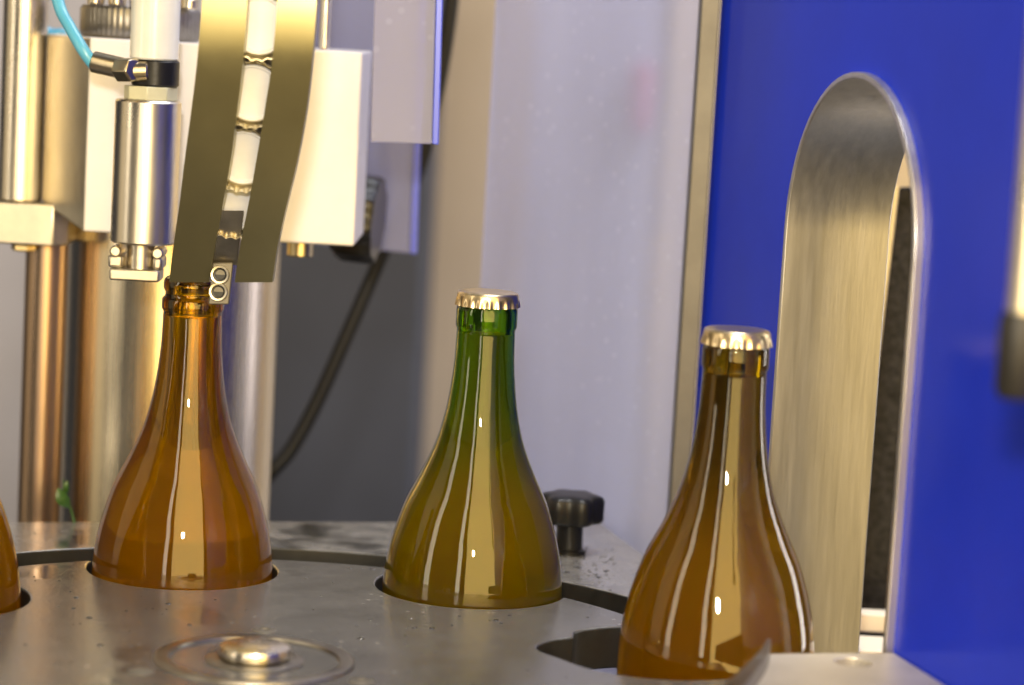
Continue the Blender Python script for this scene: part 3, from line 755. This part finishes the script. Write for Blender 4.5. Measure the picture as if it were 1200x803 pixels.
# cap chute : two curved rails with crown caps sliding between
CHY = 1144.0
def depth(py): return CHY + 60 * max(0, (py - 10) / 320) ** 1.5 + 11 * max(0, (60 - py) / 180) ** 1.4
ch = thing('cap_chute', 'olive metal cap chute of two curved rails above the uncapped bottle', 'chute', back(258, 330, y=CHY))
left = [(-140, 246, 297), (-70, 242, 294), (0, 237, 290), (70, 231, 285), (130, 224, 278), (190, 216, 270), (240, 210, 261), (290, 203, 252), (331, 198, 245)]
right = [(-140, 330, 372), (-70, 328, 372), (0, 325, 371), (70, 319, 366), (130, 310, 359), (190, 300, 348), (240, 291, 336), (290, 281, 325), (331, 275, 319)]
def ribbon(rows, th):
    bm = bmesh.new(); R = []
    pa = smooth_path([back(a_, py, y=depth(py)) for py, a_, b_ in rows], 4); pb = smooth_path([back(b_, py, y=depth(py)) for py, a_, b_ in rows], 4)
    for p_, q_ in zip(pa, pb):
        R.append([bm.verts.new(p_), bm.verts.new(q_), bm.verts.new(q_ + Vector((0, th, 0))), bm.verts.new(p_ + Vector((0, th, 0)))])
    for A_, B_ in zip(R, R[1:]):
        for i in range(4): bm.faces.new((A_[i], A_[(i + 1) % 4], B_[(i + 1) % 4], B_[i]))
    bm.faces.new(R[0]); bm.faces.new(R[-1][::-1]); return bm
part('rail', ribbon(left, 9), M['olive'], ch, smooth=40)
part('rail', ribbon(right, 9), M['olive'], ch, smooth=40)
part('back_strip', ribbon([(py, a_[2] - 22, b_[1] + 22) for (py, *_), a_, b_ in ((l[:1], l, r_) for l, r_ in zip(left, right))][:-2], 1.5), M['dull'], ch, smooth=40).location.y += 24 * S
part('end_plate', ribbon([(248, 250, 284), (280, 247, 280), (312, 244, 276)], 2).copy() if False else ribbon([(248, 252, 284), (280, 249, 280), (312, 246, 276)], 2), M['dull'], ch).location.y += 5 * S
ta = [back(244, 357, y=CHY + 57), back(268, 357, y=CHY + 57), back(273, 308, y=CHY + 57), back(249, 308, y=CHY + 57)]
part('tab', hexa(ta, (0, 2.5, 0)), M['barsteel'], ch, bevel=.6)
for px, py in ((258, 322), (256, 342)):
    p = back(px, py, y=CHY + 57)
    part('tab_screw', lathe([(0, -.5), (2.2, -.5), (2.4, .4), (3.0, .5), (3.1, 0.3), (4.1, -.2), (0, -.2)], 24, (p.x, p.y - .2, p.z), (0, -1, 0.1)), M['black'], ch)
    part('screw_rim', lathe([(3.2, -.1), (3.3, 1.7), (4.2, 1.9), (4.6, -.1)], 24, (p.x, p.y - .3, p.z), (0, -1, 0.1)), M['satin'], ch)
# crown caps standing in the chute, liner side towards the slot
for i, (px, py, tilt) in enumerate(((309, -48, 0), (304, 30, .03), (296, 110, .2), (285, 186, .3), (273, 240, .25))):
    y_ = depth(py) + 12; p = back(px, py, y=y_)
    ax = Vector((-0.05, 1, tilt)).normalized()
    cpos = p - ax * 140.0
    lab = ['crown cap at the top of the slot between the chute rails', 'crown cap second from the top of the slot between the chute rails', 'crown cap in the middle of the slot between the chute rails', 'crown cap second from the bottom of the slot between the chute rails', 'tilted crown cap lowest in the slot between the chute rails'][i]
    t = thing('crown_cap', lab, 'bottle cap', p, 'caps waiting in the chute')
    part('shell', crown(cpos, axis=ax), M['palegold'], t, smooth=50)
    part('liner', lathe([(0, 141.9), (11.4, 141.9), (12.0, 141.2), (12.8, 141.2), (13.1, 142.0), (0, 142.6)], 64, cpos, ax), M['liner'], t)

# ------------------------------------------------------------------ plastic guards hanging beside the housing, cable, leaf
def guard(name, label, quad, y, th, mat, strip):
    pts = [back(x, yy, y=y) for x, yy in quad]
    t = thing(name, label, 'guard', (pts[0] + pts[1]) / 2)
    part('sheet', hexa(pts, (0, th, 0)), mat, t, bevel=.8)
    ps = [back(x, yy, y=y - .5) for x, yy in strip]
    part('edge_strip', hexa(ps, (0, th + 1, 0)), M['bluefilm'], t, bevel=.5)
    return t
guard('splash_guard', 'milky plastic guard strip with a blue edge hanging beside the housing', [(434, 167), (506, 169), (514, -150), (442, -150)], 1300, 6, M['lens'], [(506.5, 169), (514, 170), (523, -150), (515, -150)])
guard('splash_guard', 'violet tinted clear plastic guard hanging behind the black ribbed knob', [(350, 284), (480, 297), (496, -150), (360, -150)], 1492, 6, M['lens2'], [(480.6, 297), (488, 298), (504, -150), (496.6, -150)])
cp = [back(532, -90, y=1560), back(529, 0, y=1560), back(512, 110, y=1560), (back(490, 200, y=1558)), back(447, 300, y=1555), back(410, 385, y=1550), back(372, 470, y=1545), back(342, 525, y=1540), back(318, 553, y=1535), back(290, 585, y=1535), back(270, 640, y=1540), back(262, 700, y=1545)]
tag(mesh_obj('power_cable', sweep(smooth_path(cp, 8), 4.6, 16), M['cable']), 'thick black cable sagging diagonally behind the bottles', 'cable')
lp = back(88, 612, z=0.0); lp.y -= 2
lf = thing('leaf_sprig', 'tiny green leaf sprig caught at the foot of the wide column', 'leaf', lp)
ly = lp.y
st = smooth_path([lp, back(84, 600, y=ly), back(78, 582, y=ly - 2), back(74, 562, y=ly - 4)], 5)
part('stem', sweep(st, lambda t: 0.75 - .4 * t, 8), M['leaf'], lf)
for tip, base, wd in (((68, 572), (81, 595), 3.4), ((79, 563), (77, 580), 1.6)):
    b0 = back(*base, y=ly - 2); b1_ = back(*tip, y=ly - 5); bm = bmesh.new(); ax = b1_ - b0; sd = ax.cross(Vector((0, 1, 0))).normalized()
    L_, R_, C_ = [], [], []
    for k in range(9):
        s_ = k / 8; w2 = wd * math.sin(math.pi * min(1, s_ * .97 + .02)) ** .8; c_ = b0 + ax * s_ + Vector((0, -2.2 * math.sin(math.pi * s_), 0))
        C_.append(bm.verts.new(c_)); L_.append(bm.verts.new(c_ - sd * w2 + Vector((0, -1, 0)) * w2 * .4)); R_.append(bm.verts.new(c_ + sd * w2 + Vector((0, -1, 0)) * w2 * .4))
    for k in range(8):
        bm.faces.new((L_[k], C_[k], C_[k + 1], L_[k + 1])); bm.faces.new((C_[k], R_[k], R_[k + 1], C_[k + 1]))
    part('leaf_blade', bm, M['leaf'], lf, smooth=60)
